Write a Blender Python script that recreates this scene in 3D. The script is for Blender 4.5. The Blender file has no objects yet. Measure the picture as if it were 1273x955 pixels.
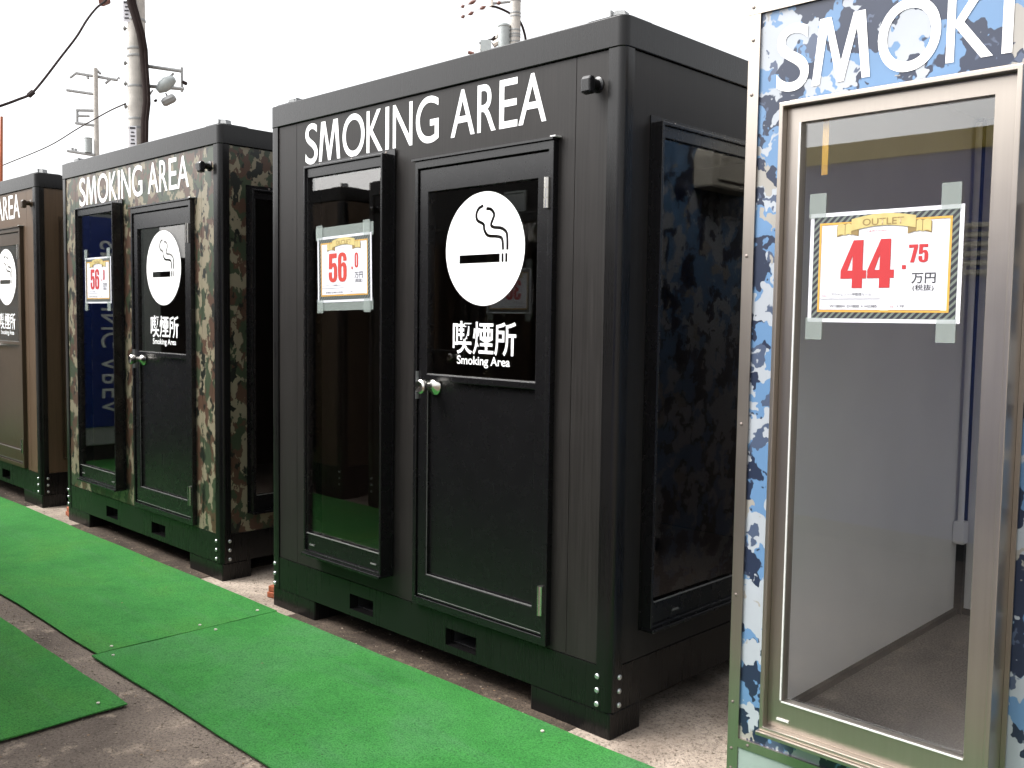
import bpy, bmesh, math, random
from mathutils import Matrix, Vector, noise
PI = math.pi; R = math.radians
random.seed(7)
S = bpy.context.scene; C = S.collection

# ------------------------------------------------------------------ camera
CAM = Vector((4.0076, -2.4528, 1.4136)); YAW, PITCH, ROLL = -0.7731, 0.0688, 0.0145; F = 1182.93
fwd = Vector((math.sin(YAW)*math.cos(PITCH), math.cos(YAW)*math.cos(PITCH), -math.sin(PITCH)))
rt = Vector((math.cos(YAW), -math.sin(YAW), 0)); up = rt.cross(fwd)
rt, up = math.cos(ROLL)*rt + math.sin(ROLL)*up, math.cos(ROLL)*up - math.sin(ROLL)*rt
cd = bpy.data.cameras.new('camera'); co = bpy.data.objects.new('camera', cd); C.objects.link(co)
M = Matrix((rt, up, -fwd)).transposed().to_4x4(); M.translation = CAM
co.matrix_world = M
cd.sensor_fit = 'HORIZONTAL'; cd.sensor_width = 36; cd.lens = F/1273*36
cd.clip_start = 0.05; cd.clip_end = 2000
S.camera = co
def at(u, v, depth):                     # photo pixel + distance along the view axis -> point
    return CAM + depth*(fwd + rt*((u-636.5)/F) - up*((v-477.5)/F))

# ------------------------------------------------------------------ sky, sun, exposure
SUN_EL, SUN_AZ = R(52), R(222)           # from the left and a little in front of the row
w = bpy.data.worlds.new('World'); S.world = w; w.use_nodes = True
nt = w.node_tree; nt.nodes.clear()
sky = nt.nodes.new('ShaderNodeTexSky'); sky.sky_type = 'NISHITA'; sky.sun_disc = False
sky.sun_elevation = SUN_EL; sky.sun_rotation = SUN_AZ
sky.air_density = 1.0; sky.dust_density = 6.0; sky.ozone_density = 1.0
hsv = nt.nodes.new('ShaderNodeHueSaturation'); hsv.inputs['Saturation'].default_value = 0.10
bg = nt.nodes.new('ShaderNodeBackground'); bg.inputs['Strength'].default_value = 0.14
out = nt.nodes.new('ShaderNodeOutputWorld')
nt.links.new(sky.outputs[0], hsv.inputs['Color']); nt.links.new(hsv.outputs[0], bg.inputs['Color'])
nt.links.new(bg.outputs[0], out.inputs['Surface'])
sl = bpy.data.lights.new('sun', 'SUN'); sl.energy = 0.7; sl.angle = R(28); sl.color = (1, .97, .92)
so = bpy.data.objects.new('sun', sl); C.objects.link(so)
sd = Vector((math.sin(SUN_AZ)*math.cos(SUN_EL), math.cos(SUN_AZ)*math.cos(SUN_EL), math.sin(SUN_EL)))
so.rotation_euler = sd.to_track_quat('Z', 'Y').to_euler(); so.location = (0, 0, 20)
S.view_settings.view_transform = 'Standard'; S.view_settings.look = 'None'
S.view_settings.exposure = 1.75; S.view_settings.gamma = 1; S.view_settings.use_curve_mapping = False
S.cycles.max_bounces = 12; S.cycles.transparent_max_bounces = 24; S.cycles.glossy_bounces = 6
S.cycles.sample_clamp_indirect = 6

# ------------------------------------------------------------------ materials
class N:
    def __init__(s, name):
        s.m = bpy.data.materials.new(name); s.m.use_nodes = True
        s.t = s.m.node_tree; s.p = s.t.nodes['Principled BSDF']
    def new(s, typ, **kw):
        n = s.t.nodes.new('ShaderNode'+typ)
        for k, v in kw.items(): setattr(n, k, v)
        return n
    def link(s, a, b): s.t.links.new(a, b)
    def coords(s, scale=(1, 1, 1), loc=(0, 0, 0)):
        tc = s.new('TexCoord'); mp = s.new('Mapping')
        mp.inputs['Scale'].default_value = scale; mp.inputs['Location'].default_value = loc
        s.link(tc.outputs['Object'], mp.inputs['Vector']); return mp.outputs[0]
    def noise(s, vec, scale, detail=4, rough=.55, dist=0):
        n = s.new('TexNoise'); s.link(vec, n.inputs['Vector'])
        n.inputs['Scale'].default_value = scale; n.inputs['Detail'].default_value = detail
        n.inputs['Roughness'].default_value = rough; n.inputs['Distortion'].default_value = dist
        return n.outputs['Fac']
    def ramp(s, fac, stops, mode='LINEAR'):
        r = s.new('ValToRGB'); s.link(fac, r.inputs[0]); e = r.color_ramp.elements
        r.color_ramp.interpolation = mode
        while len(e) < len(stops): e.new(0.5)
        for x, (pos, c) in zip(e, stops):
            x.position = pos; x.color = (*c, 1) if len(c) == 3 else c
        return r.outputs[0]
    def mix(s, fac, a, b, mode='MIX'):
        m = s.new('Mix', data_type='RGBA', blend_type=mode)
        if isinstance(fac, (int, float)): m.inputs[0].default_value = fac
        else: s.link(fac, m.inputs[0])
        for v, i in ((a, 6), (b, 7)):
            if isinstance(v, tuple): m.inputs[i].default_value = (*v, 1)
            else: s.link(v, m.inputs[i])
        return m.outputs[2]
    def bump(s, h, strength=.2, dist=.01):
        b = s.new('Bump'); b.inputs['Strength'].default_value = strength; b.inputs['Distance'].default_value = dist
        s.link(h, b.inputs['Height']); s.link(b.outputs[0], s.p.inputs['Normal'])
    def set(s, **kw):
        for k, v in kw.items():
            i = s.p.inputs[k.replace('_', ' ')]
            if isinstance(v, (int, float)): i.default_value = v
            elif isinstance(v, tuple): i.default_value = (*v, 1)
            else: s.link(v, i)
        return s.m

def plain(name, col, rough=.5, metal=0, var=.12, scale=9, spec=.5):
    n = N(name); c = n.coords()
    f = n.noise(c, scale, 5)
    lo = tuple(x*(1-var) for x in col); hi = tuple(min(1, x*(1+var)) for x in col)
    col_ = n.ramp(f, [(.3, lo), (.7, hi)])
    rr = n.ramp(n.noise(c, scale*2.3, 3), [(.3, (rough*.96,)*3), (.7, (min(1, rough*1.04),)*3)])
    return n.set(Base_Color=col_, Roughness=rr, Metallic=metal, Specular_IOR_Level=spec)

def sheet(name, col, rough=.42, var=.16, metal=0.0, spec=.4, relief=.10):    # painted or laminated sheet metal with a fine upright grain
    n = N(name); a = n.coords((70, 70, 1.2)); b = n.coords((1, 1, 1))
    g = n.noise(a, 2.0, 4, .6); blot = n.noise(b, 3.2, 4)
    lo = tuple(x*(1-var) for x in col); hi = tuple(x*(1+var) for x in col)
    c = n.ramp(g, [(.3, lo), (.7, hi)])
    dust = n.ramp(blot, [(.45, (0, 0, 0)), (.8, (.35, .35, .35))])
    c = n.mix(dust, c, tuple(x*1.25+.004 for x in col))
    r = n.ramp(n.mix(.5, g, blot), [(.35, (rough*.93,)*3), (.65, (rough*1.08,)*3)])
    if relief: n.bump(g, relief, .002)
    return n.set(Base_Color=c, Roughness=r, Metallic=metal, Specular_IOR_Level=spec)

def camo(name, cols, scale, stretch, rough=.38, seed=0):
    n = N(name); base = n.coords(stretch, (seed, seed*1.7, seed*.6))
    # warp the coordinates so that blots get torn, printed edges
    wn = n.new('TexNoise'); n.link(base, wn.inputs['Vector']); wn.inputs['Scale'].default_value = scale*2.6
    wn.inputs['Detail'].default_value = 2.2; wn.inputs['Roughness'].default_value = .6
    sub = n.new('VectorMath', operation='SUBTRACT'); n.link(wn.outputs['Color'], sub.inputs[0]); sub.inputs[1].default_value = (.5, .5, .5)
    sc = n.new('VectorMath', operation='SCALE'); n.link(sub.outputs[0], sc.inputs[0]); sc.inputs['Scale'].default_value = .42/scale*1.6
    add = n.new('VectorMath', operation='ADD'); n.link(base, add.inputs[0]); n.link(sc.outputs[0], add.inputs[1])
    col = cols[0][0]
    for i, (c, th) in enumerate(cols[1:]):
        off = n.new('VectorMath', operation='ADD'); n.link(add.outputs[0], off.inputs[0]); off.inputs[1].default_value = (7.3*(i+1), 3.1*(i+1), 5.7*(i+1))
        f = n.noise(off.outputs[0], scale*(1+.12*i), 2.2, .5)
        mask = n.ramp(f, [(th-.004, (0, 0, 0)), (th+.004, (1, 1, 1))])
        col = n.mix(mask, col, c)
    dirt = n.ramp(n.noise(n.coords(), 5, 5), [(.4, (.9, .9, .9)), (.7, (1, 1, 1))])
    col = n.mix(1.0, col, dirt, 'MULTIPLY')
    return n.set(Base_Color=col, Roughness=rough)

def glass(name, tint=(.82, .86, .84), ior=1.52):
    m = bpy.data.materials.new(name); m.use_nodes = True; t = m.node_tree; t.nodes.clear()
    L = t.links.new
    o = t.nodes.new('ShaderNodeOutputMaterial'); mx = t.nodes.new('ShaderNodeMixShader')
    tr = t.nodes.new('ShaderNodeBsdfTransparent'); tr.inputs[0].default_value = (*tint, 1)
    gl = t.nodes.new('ShaderNodeBsdfGlossy'); gl.inputs['Roughness'].default_value = 0.0
    ge = t.nodes.new('ShaderNodeNewGeometry'); fr = t.nodes.new('ShaderNodeFresnel')
    mr = t.nodes.new('ShaderNodeMapRange'); mr.inputs['To Min'].default_value = ior; mr.inputs['To Max'].default_value = 1/ior
    L(ge.outputs['Backfacing'], mr.inputs['Value']); L(mr.outputs[0], fr.inputs['IOR'])
    L(fr.outputs[0], mx.inputs[0]); L(tr.outputs[0], mx.inputs[1]); L(gl.outputs[0], mx.inputs[2])
    L(mx.outputs[0], o.inputs['Surface']); return m

def turf(name, seed, pale):
    n = N(name); c = n.coords((1, 1, 1), (seed*3.1, seed*1.3, 0))
    big = n.noise(c, 1.7, 5, .6, .4); mid = n.noise(c, 9, 5, .65); fine = n.noise(n.coords((1, 1, 1)), 170, 4, .75)
    streak = n.noise(n.coords((.5, 7, 1), (seed, 0, 0)), 2.2, 4, .6)
    a = (.030, .165, .032); b = (.044, .218, .044); d = (.068, .205, .075) if pale else (.066, .222, .040)
    col = n.ramp(big, [(.30, a), (.48, b), (.70, d)])
    col = n.mix(n.ramp(mid, [(.4, (0, 0, 0)), (.75, (.45, .45, .45))]), col, (.020, .128, .026))
    col = n.mix(n.ramp(streak, [(.52, (0, 0, 0)), (.78, (.45, .45, .45))]), col, (.080, .200, .092))
    col = n.mix(n.ramp(fine, [(.36, (.8, .8, .8)), (.58, (0, 0, 0))]), col, (.012, .062, .016))
    spk = n.ramp(n.noise(c, 75, 2, .5), [(.27, (.8, .8, .8)), (.31, (0, 0, 0))])
    col = n.mix(spk, col, (.03, .06, .025))
    n.bump(n.mix(.5, fine, mid), .9, .008)
    return n.set(Base_Color=col, Roughness=.95, Specular_IOR_Level=.15)

def ground_mat(name, dark, light, patch, scale=1):
    n = N(name); c = n.coords()
    big = n.noise(c, 1.3*scale, 6, .62, .3); mid = n.noise(c, 8*scale, 6, .7); fine = n.noise(c, 95, 4, .75)
    col = n.ramp(big, [(.35, dark), (.62, light)])
    col = n.mix(n.ramp(mid, [(.54, (0, 0, 0)), (.68, (.85, .85, .85))]), col, patch)
    vo = n.new('TexVoronoi'); n.link(c, vo.inputs['Vector']); vo.inputs['Scale'].default_value = 120
    col = n.mix(n.ramp(fine, [(.36, (.75, .75, .75)), (.5, (0, 0, 0))]), col, tuple(x*.35 for x in dark))
    col = n.mix(n.ramp(vo.outputs['Distance'], [(.0, (.35, .35, .35)), (.25, (0, 0, 0))]), col, tuple(min(1, x*1.3) for x in patch))
    n.bump(n.mix(.4, fine, vo.outputs['Distance']), .7, .008)
    return n.set(Base_Color=col, Roughness=.93, Specular_IOR_Level=.2)

def hatch(name):                                        # diagonal stripes printed round a price card
    n = N(name); tc = n.new('TexCoord'); sp = n.new('SeparateXYZ'); n.link(tc.outputs['Object'], sp.inputs[0])
    a = n.new('Math', operation='SUBTRACT'); n.link(sp.outputs['X'], a.inputs[0]); n.link(sp.outputs['Z'], a.inputs[1])
    b = n.new('Math', operation='MULTIPLY'); n.link(a.outputs[0], b.inputs[0]); b.inputs[1].default_value = 58
    f = n.new('Math', operation='FRACT'); n.link(b.outputs[0], f.inputs[0])
    return n.set(Base_Color=n.ramp(f.outputs[0], [(0, (.012, .013, .02)), (.55, (.115, .135, .115))], 'CONSTANT'), Roughness=.5)

MT = dict(
    black=sheet('black_sheet', (.0145, .0128, .0120), .45, .28, 0, .22),
    black_trim=sheet('black_trim', (.0050, .0046, .0048), .28, .12, 0, .32),
    black_frame=plain('black_anodised', (.0045, .0042, .0048), .27),
    brown_frame=plain('brown_anodised', (.040, .025, .014), .32),
    brown=sheet('brown_sheet', (.078, .047, .026), .5),
    grey=sheet('grey_sheet', (.36, .38, .37), .5),
    blue_paint=sheet('blue_paint', (.03, .075, .36), .4),
    yellow_paint=sheet('yellow_paint', (.62, .47, .09), .45),
    woodland=camo('woodland_camo', [((.034, .047, .026), 0), ((.068, .037, .024), .50), ((.19, .165, .112), .535), ((.010, .012, .009), .60)], 13.0, (1, 1, .72)),
    navy=camo('navy_camo', [((.10, .195, .34), 0), ((.014, .022, .048), .505), ((.33, .355, .39), .54), ((.055, .075, .125), .63), ((.28, .265, .24), .65)], 9.0, (1, 1, .9), seed=2.1),
    champagne=sheet('champagne_aluminium', (.37, .33, .29), .33, .03, .92, .5, 0),
    silver=plain('brushed_steel', (.62, .60, .56), .22, 1, .05),
    zinc=plain('zinc_bolt', (.55, .57, .58), .38, .9, .1),
    bead=plain('aluminium_bead', (.62, .62, .60), .45, .2, .05),
    white=plain('white_vinyl', (.82, .82, .82), .45, 0, .02),
    paper=plain('white_paper', (.56, .56, .60), .6, 0, .02),
    red=plain('red_ink', (.37, .012, .016), .6, 0, .04),
    orange_red=plain('orange_red_ink', (.40, .026, .015), .6, 0, .04),
    gold=plain('gold_ink', (.42, .34, .13), .5, 0, .12, 40),
    gold_dark=plain('dark_gold_ink', (.20, .135, .045), .5, 0, .1),
    amber=plain('amber_ink', (.48, .27, .045), .5, 0, .04),
    ink=plain('black_ink', (.018, .018, .024), .6, 0, .05),
    hatch=hatch('hatched_ink'),
    pane=glass('clear_pane', (.94, .955, .965), 1.85), pane_dark=glass('tinted_pane', (.80, .78, .76), 2.05), pane_side=glass('shade_dimmed_pane', (.6, .58, .56), 1.5),  # side pane tinted darker, carrying the shade of the gap between booths
    dark_lining=plain('dark_lining', (.085, .060, .050), .6),
    orange_lining=plain('orange_lining', (.42, .20, .06), .6),
    pale_lining=plain('pale_lining', (.82, .785, .74), .55, 0, .04, 3),
    carpet=plain('charcoal_carpet', (.155, .138, .128), .95, 0, .45, 160, .1),
    hollow=plain('dark_steel', (.012, .012, .013), .7),
    grey_green=plain('grey_green_paint', (.24, .29, .27), .45, 0, .1),
    hood=plain('cream_plastic', (.50, .47, .40), .45, 0, .05),
    concrete=plain('pole_concrete', (.42, .40, .37), .8, 0, .16, 6),
    bead_dim=plain('dull_bead', (.16, .16, .155), .45, .3, .1),
    cable=plain('cable_rubber', (.020, .013, .012), .9, 0, .2, 9, .15),
    galv=plain('galvanised', (.27, .275, .275), .6, .3, .12),
    trans=plain('transformer_grey', (.33, .36, .36), .45, 0, .1),
    porcelain=plain('porcelain', (.70, .64, .58), .3),
    insul=plain('red_brown_insulator', (.16, .07, .055), .4),
    orange=plain('orange_paint', (.36, .085, .02), .55, 0, .15),
    block=plain('orange_wood', (.26, .068, .026), .8, 0, .3, 30),
    sign_blue=plain('sign_blue', (.012, .035, .20), .35, 0, .06),
    sign_letter=plain('sign_letter', (.72, .74, .72), .5, 0, .03),
    asphalt=ground_mat('asphalt', (.085, .068, .056), (.20, .162, .132), (.36, .29, .225)),
    concrete_pad=ground_mat('worn_concrete', (.16, .125, .10), (.42, .35, .285), (.27, .215, .17), 1.6),
    grit=plain('grit', (.22, .18, .14), .9, 0, .5, 60),
    leaf=plain('dry_leaf', (.17, .105, .055), .8, 0, .3, 20),
)
def tape_mat():
    m = bpy.data.materials.new('clear_tape'); m.use_nodes = True; t = m.node_tree; p = t.nodes['Principled BSDF']
    p.inputs['Base Color'].default_value = (.34, .39, .365, 1); p.inputs['Roughness'].default_value = .45
    p.inputs['Alpha'].default_value = .30; return m
MT['tape'] = tape_mat()

# ------------------------------------------------------------------ mesh helpers
class MB:
    def __init__(s): s.v = []; s.f = []
    def add(s, vs, fs):
        o = len(s.v); s.v += [tuple(x) for x in vs]; s.f += [tuple(i+o for i in f) for f in fs]; return s
    def box(s, x0, x1, y0, y1, z0, z1):
        vs = [(x, y, z) for z in (z0, z1) for y in (y0, y1) for x in (x0, x1)]
        return s.add(vs, [(0, 2, 3, 1), (4, 5, 7, 6), (0, 1, 5, 4), (2, 6, 7, 3), (0, 4, 6, 2), (1, 3, 7, 5)])
    def prism(s, pts, a0, a1, axis='z'):                 # pts counter-clockwise in the plane, extruded along axis
        f = {'z': lambda p, a: (p[0], p[1], a), 'y': lambda p, a: (p[0], a, p[1]), 'x': lambda p, a: (a, p[0], p[1])}[axis]
        n = len(pts); vs = [f(p, a0) for p in pts] + [f(p, a1) for p in pts]
        return s.add(vs, [tuple(range(n))[::-1], tuple(range(n, 2*n))] + [(i, (i+1) % n, (i+1) % n+n, i+n) for i in range(n)])
    def grid(s, us, ws, a0, a1, holes=(), axis='y'):     # a sheet with openings, no inner seams
        f = {'y': lambda u, w, a: (u, a, w), 'x': lambda u, w, a: (a, u, w)}[axis]
        us = sorted(set(us + [h[i] for h in holes for i in (0, 1)])); ws = sorted(set(ws + [h[i] for h in holes for i in (2, 3)]))
        keep = {}
        for i in range(len(us)-1):
            for j in range(len(ws)-1):
                mu, mw = (us[i]+us[i+1])/2, (ws[j]+ws[j+1])/2
                keep[i, j] = not any(h[0] < mu < h[1] and h[2] < mw < h[3] for h in holes)
        nu = len(us); idx = lambda i, j, k: (k*len(ws)+j)*nu+i
        vs = [f(u, w, a) for a in (a0, a1) for w in ws for u in us]; fs = []
        for (i, j), k in keep.items():
            if not k: continue
            fs.append((idx(i, j, 0), idx(i+1, j, 0), idx(i+1, j+1, 0), idx(i, j+1, 0)))
            fs.append((idx(i, j, 1), idx(i, j+1, 1), idx(i+1, j+1, 1), idx(i+1, j, 1)))
            for (di, dj, p, q) in ((-1, 0, (i, j), (i, j+1)), (1, 0, (i+1, j+1), (i+1, j)), (0, -1, (i+1, j), (i, j)), (0, 1, (i, j+1), (i+1, j+1))):
                if not keep.get((i+di, j+dj), False):
                    fs.append((idx(*p, 0), idx(*q, 0), idx(*q, 1), idx(*p, 1)))
        return s.add(vs, fs)
    def ring(s, x0, x1, z0, z1, wl, wr, wb, wt, y0, y1, axis='y'):
        return s.grid([x0, x1], [z0, z1], y0, y1, [(x0+wl, x1-wr, z0+wb, z1-wt)], axis)
    def tube(s, pts, r, n=10, cap=True):
        pts = [Vector(p) for p in pts]; rs = r if isinstance(r, (list, tuple)) else [r]*len(pts)
        vs = []; fs = []; ref = None
        for i, p in enumerate(pts):
            d = (pts[min(i+1, len(pts)-1)]-pts[max(i-1, 0)]).normalized()
            if ref is None: ref = Vector((0, 0, 1)) if abs(d.z) < .9 else Vector((1, 0, 0))
            a = (ref - d*ref.dot(d)).normalized(); b = d.cross(a); ref = a
            vs += [p + rs[i]*(math.cos(2*PI*k/n)*a + math.sin(2*PI*k/n)*b) for k in range(n)]
        for i in range(len(pts)-1):
            fs += [(i*n+k, i*n+(k+1) % n, (i+1)*n+(k+1) % n, (i+1)*n+k) for k in range(n)]
        if cap: fs += [tuple(range(n))[::-1], tuple((len(pts)-1)*n+k for k in range(n))]
        return s.add(vs, fs)
    def lathe(s, prof, base, d, n=16):                   # (radius, distance) profile turned round the axis d from base
        base = Vector(base); d = Vector(d).normalized()
        return s.tube_prof([(base + d*h, r) for r, h in prof], d, n)
    def tube_prof(s, pr, d, n):
        ref = Vector((0, 0, 1)) if abs(d.z) < .9 else Vector((1, 0, 0))
        a = (ref - d*ref.dot(d)).normalized(); b = d.cross(a); vs = []; fs = []
        for p, r in pr: vs += [p + max(r, 1e-4)*(math.cos(2*PI*k/n)*a + math.sin(2*PI*k/n)*b) for k in range(n)]
        for i in range(len(pr)-1): fs += [(i*n+k, i*n+(k+1) % n, (i+1)*n+(k+1) % n, (i+1)*n+k) for k in range(n)]
        fs += [tuple(range(n))[::-1], tuple((len(pr)-1)*n+k for k in range(n))]
        return s.add(vs, fs)
    def mesh(s, name, m, smooth=False):
        me = bpy.data.meshes.new(name); me.from_pydata(s.v, [], s.f); me.update()
        bm = bmesh.new(); bm.from_mesh(me); bmesh.ops.remove_doubles(bm, verts=bm.verts, dist=1e-6)
        bmesh.ops.recalc_face_normals(bm, faces=bm.faces); bm.to_mesh(me); bm.free()
        if smooth:
            me.polygons.foreach_set('use_smooth', [True]*len(me.polygons)); me.set_sharp_from_angle(angle=R(38))
        me.materials.append(MT[m] if isinstance(m, str) else m); return me
    def build(s, name, m, parent=None, smooth=False, bevel=0):
        o = bpy.data.objects.new(name, s.mesh(name, m, smooth)); C.objects.link(o); o.parent = parent
        if bevel:
            b = o.modifiers.new('bevel', 'BEVEL'); b.width = bevel; b.segments = 2; b.limit_method = 'ANGLE'; b.angle_limit = R(40)
            b.harden_normals = False
        return o
def box(*a): return MB().box(*a)
def obj(name, me, parent, loc=(0, 0, 0), rot=(0, 0, 0)):
    o = bpy.data.objects.new(name, me); C.objects.link(o); o.parent = parent; o.location = loc; o.rotation_euler = rot; return o
def tag(o, label, cat, group=None):
    o['label'] = label; o['category'] = cat
    if group: o['group'] = group
    return o
def thing(name, label, cat, loc=(0, 0, 0), rz=0, group=None):
    o = bpy.data.objects.new(name, None); o.empty_display_size = .2; C.objects.link(o)
    o.location = loc; o.rotation_euler = (0, 0, rz); return tag(o, label, cat, group)
def struct(o, kind='structure'): o['kind'] = kind; return o

def flat_mesh(name, loops, m, thick=.0):                 # filled outlines in (x, z), facing -y; inner loops become holes
    cu = bpy.data.curves.new(name, 'CURVE'); cu.dimensions = '2D'; cu.fill_mode = 'BOTH'; cu.extrude = thick
    for lp in loops:
        sp = cu.splines.new('POLY'); sp.points.add(len(lp)-1); sp.use_cyclic_u = True
        for q, (x, z) in zip(sp.points, lp): q.co = (x, z, 0, 1)
    return curve_to_mesh(name, cu, m)
def curve_to_mesh(name, cu, m):
    o = bpy.data.objects.new('tmp', cu); C.objects.link(o)
    dg = bpy.context.evaluated_depsgraph_get(); dg.update()
    me = bpy.data.meshes.new_from_object(o.evaluated_get(dg)); me.name = name
    bpy.data.objects.remove(o); bpy.data.curves.remove(cu)
    for v in me.vertices: v.co = (v.co.x, -v.co.z, v.co.y)
    me.materials.clear(); me.materials.append(MT[m]); me.update(); return me
def text_mesh(name, txt, x0, x1, z0, z1, m, weight=0.0, ref=None, thick=.0004):
    # lettering whose capitals fill the given rectangle
    cu = bpy.data.curves.new(name, 'FONT'); cu.body = txt; cu.size = 1; cu.offset = weight; cu.extrude = 0
    me = curve_to_mesh(name, cu, m)
    xs = [v.co.x for v in me.vertices]; zs = [v.co.z for v in me.vertices]
    ax, bx, az, bz = min(xs), max(xs), min(zs), max(zs)
    for v in me.vertices:
        v.co = (x0 + (v.co.x-ax)/(bx-ax)*(x1-x0), 0, z0 + (v.co.z-az)/(bz-az)*(z1-z0))
    return me
def ell(cx, cz, rx, rz, n=72): return [(cx+rx*math.cos(2*PI*k/n), cz+rz*math.sin(2*PI*k/n)) for k in range(n)]
def smooth_line(P, k=6):
    out = []
    for i in range(len(P)-1):
        p0, p1, p2, p3 = P[max(i-1, 0)], P[i], P[i+1], P[min(i+2, len(P)-1)]
        for j in range(k):
            t = j/k
            out.append(tuple(.5*(2*b + (c-a)*t + (2*a-5*b+4*c-d)*t*t + (3*b-a-3*c+d)*t**3) for a, b, c, d in zip(p0, p1, p2, p3)))
    return out + [P[-1]]
def stroke(P, w):
    P = smooth_line(P); L = []; Rr = []
    for i, p in enumerate(P):
        a, b = P[max(i-1, 0)], P[min(i+1, len(P)-1)]; dx, dz = b[0]-a[0], b[1]-a[1]; l = math.hypot(dx, dz) or 1
        L.append((p[0]-dz/l*w/2, p[1]+dx/l*w/2)); Rr.append((p[0]+dz/l*w/2, p[1]-dx/l*w/2))
    return L + Rr[::-1]
DIG = {
 '4': [[(0, .2), (0, .37), (.26, 1), (.47, 1), (.47, .37), (.55, .37), (.55, .2), (.47, .2), (.47, 0), (.25, 0), (.25, .2)], [(.15, .37), (.25, .37), (.25, .68)]],
 '5': [[(.03, 1), (.49, 1), (.49, .83), (.22, .83), (.215, .635), (.28, .675), (.36, .68), (.45, .63), (.5, .53), (.51, .4), (.51, .2), (.48, .09), (.4, .015), (.26, -.01), (.12, .015), (.03, .09), (0, .2), (0, .35), (.2, .35), (.2, .2), (.22, .14), (.255, .125), (.295, .14), (.31, .2), (.31, .46), (.295, .52), (.255, .535), (.215, .51), (.2, .46), (.01, .46)]],
 '6': [[(.51, .71), (.31, .71), (.31, .81), (.295, .865), (.255, .88), (.215, .86), (.2, .8), (.2, .61), (.26, .66), (.36, .67), (.46, .61), (.51, .5), (.51, .2), (.475, .08), (.39, .01), (.26, -.01), (.12, .01), (.035, .08), (0, .2), (0, .8), (.035, .92), (.12, .99), (.26, 1.01), (.39, .99), (.475, .92), (.51, .8)],
       [(.2, .2), (.215, .14), (.255, .12), (.295, .14), (.31, .2), (.31, .46), (.295, .52), (.255, .54), (.215, .52), (.2, .46)]],
 '7': [[(0, 1), (.48, 1), (.48, .84), (.30, 0), (.09, 0), (.27, .82), (0, .82)]],
 '0': [[(.0, .8), (.0, .2), (.035, .08), (.12, .01), (.26, -.01), (.39, .01), (.475, .08), (.51, .2), (.51, .8), (.475, .92), (.39, .99), (.26, 1.01), (.12, .99), (.035, .92)],
       [(.2, .2), (.215, .14), (.255, .12), (.295, .14), (.31, .2), (.31, .8), (.295, .86), (.255, .88), (.215, .86), (.2, .8)]],
 '3': [[(0, .73), (0, .82), (.04, .93), (.13, .99), (.26, 1.01), (.4, .98), (.48, .9), (.5, .77), (.48, .62), (.39, .535), (.49, .45), (.51, .3), (.49, .12), (.4, .02), (.26, -.01), (.12, .01), (.03, .09), (0, .22), (0, .33), (.2, .33), (.2, .2), (.22, .14), (.255, .125), (.295, .14), (.31, .2), (.31, .37), (.27, .44), (.16, .45), (.16, .6), (.26, .6), (.3, .66), (.3, .8), (.285, .86), (.25, .875), (.215, .86), (.2, .8), (.2, .73)]],
}
def digits(txt, x, z, h, sx=1.0, gap=.035):
    loops = []
    for ch in txt:
        for lp in DIG[ch]: loops.append([(x+px*h*sx, z+pz*h) for px, pz in lp])
        x += (max(p[0] for p in DIG[ch][0])+gap)*h*sx
    return loops

# ------------------------------------------------------------------ ground
g = MB()
n = 24
g.add([(-600, -600, 0), (600, -600, 0), (600, 600, 0), (-600, 600, 0)], [(0, 1, 2, 3)])
struct(g.build('ground', 'asphalt'))
def wavy_sheet(name, x0, x1, y0, y1, z, t, m, step=.06, amp=.003, edge=.006, seed=0.0, lift=()):
    nx = max(2, int((x1-x0)/step)); ny = max(2, int((y1-y0)/step)); vs = []
    for j in range(ny+1):
        for i in range(nx+1):
            x = x0+(x1-x0)*i/nx; y = y0+(y1-y0)*j/ny
            on = i in (0, nx) or j in (0, ny)
            px = x + (edge*noise.noise((x*3, y*3, seed)) if on else 0); py = y + (edge*noise.noise((x*3, y*3, seed+9)) if on else 0)
            h = z + t + amp*(noise.noise((x*1.7, y*2.3, seed)) + .5*noise.noise((x*6, y*6, seed)) + .75)
            vs.append((px, py, h))
    k = len(vs); fs = [(j*(nx+1)+i, j*(nx+1)+i+1, (j+1)*(nx+1)+i+1, (j+1)*(nx+1)+i) for j in range(ny) for i in range(nx)]
    rim = [i for i in range(nx+1)] + [j*(nx+1)+nx for j in range(1, ny+1)] + [ny*(nx+1)+i for i in range(nx-1, -1, -1)] + [j*(nx+1) for j in range(ny-1, 0, -1)]
    low = {r: k+q for q, r in enumerate(rim)}
    vs += [(vs[r][0], vs[r][1], z) for r in rim]
    for q in range(len(rim)):
        a, b = rim[q], rim[(q+1) % len(rim)]; fs.append((a, low[a], low[b], b))
    return MB().add(vs, fs)
struct(wavy_sheet('concrete_pad', -8.5, 5.5, -.10, 3.4, 0, .004, 'x', .25, .0015, .03, 2.2).build('concrete_pavement', 'concrete_pad'))

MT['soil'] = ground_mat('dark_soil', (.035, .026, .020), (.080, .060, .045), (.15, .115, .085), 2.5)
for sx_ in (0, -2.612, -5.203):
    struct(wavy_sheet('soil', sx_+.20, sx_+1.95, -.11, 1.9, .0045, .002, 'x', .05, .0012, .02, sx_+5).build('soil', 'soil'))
def mat(name, label, x0, x1, y0, y1, seed, pale, nails):
    MT['turf%d' % seed] = turf('green_turf_%d' % seed, seed, pale)
    o = wavy_sheet(name, x0, x1, y0, y1, .0105, .003, 'x', .05, .0028, .008, seed*3.3).build(name, 'turf%d' % seed, smooth=True)
    tag(o, label, 'mat', 'green mats laid along the booths')
    for x, y in nails:
        q = random.uniform(.35, .55)
        MB().lathe([(.0, 0), (.016*q, 0), (.016*q, .002), (.006, .004), (0, .004)], (x, y, .0168), (0, 0, 1), 10).build('nail', 'hood', o)
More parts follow.
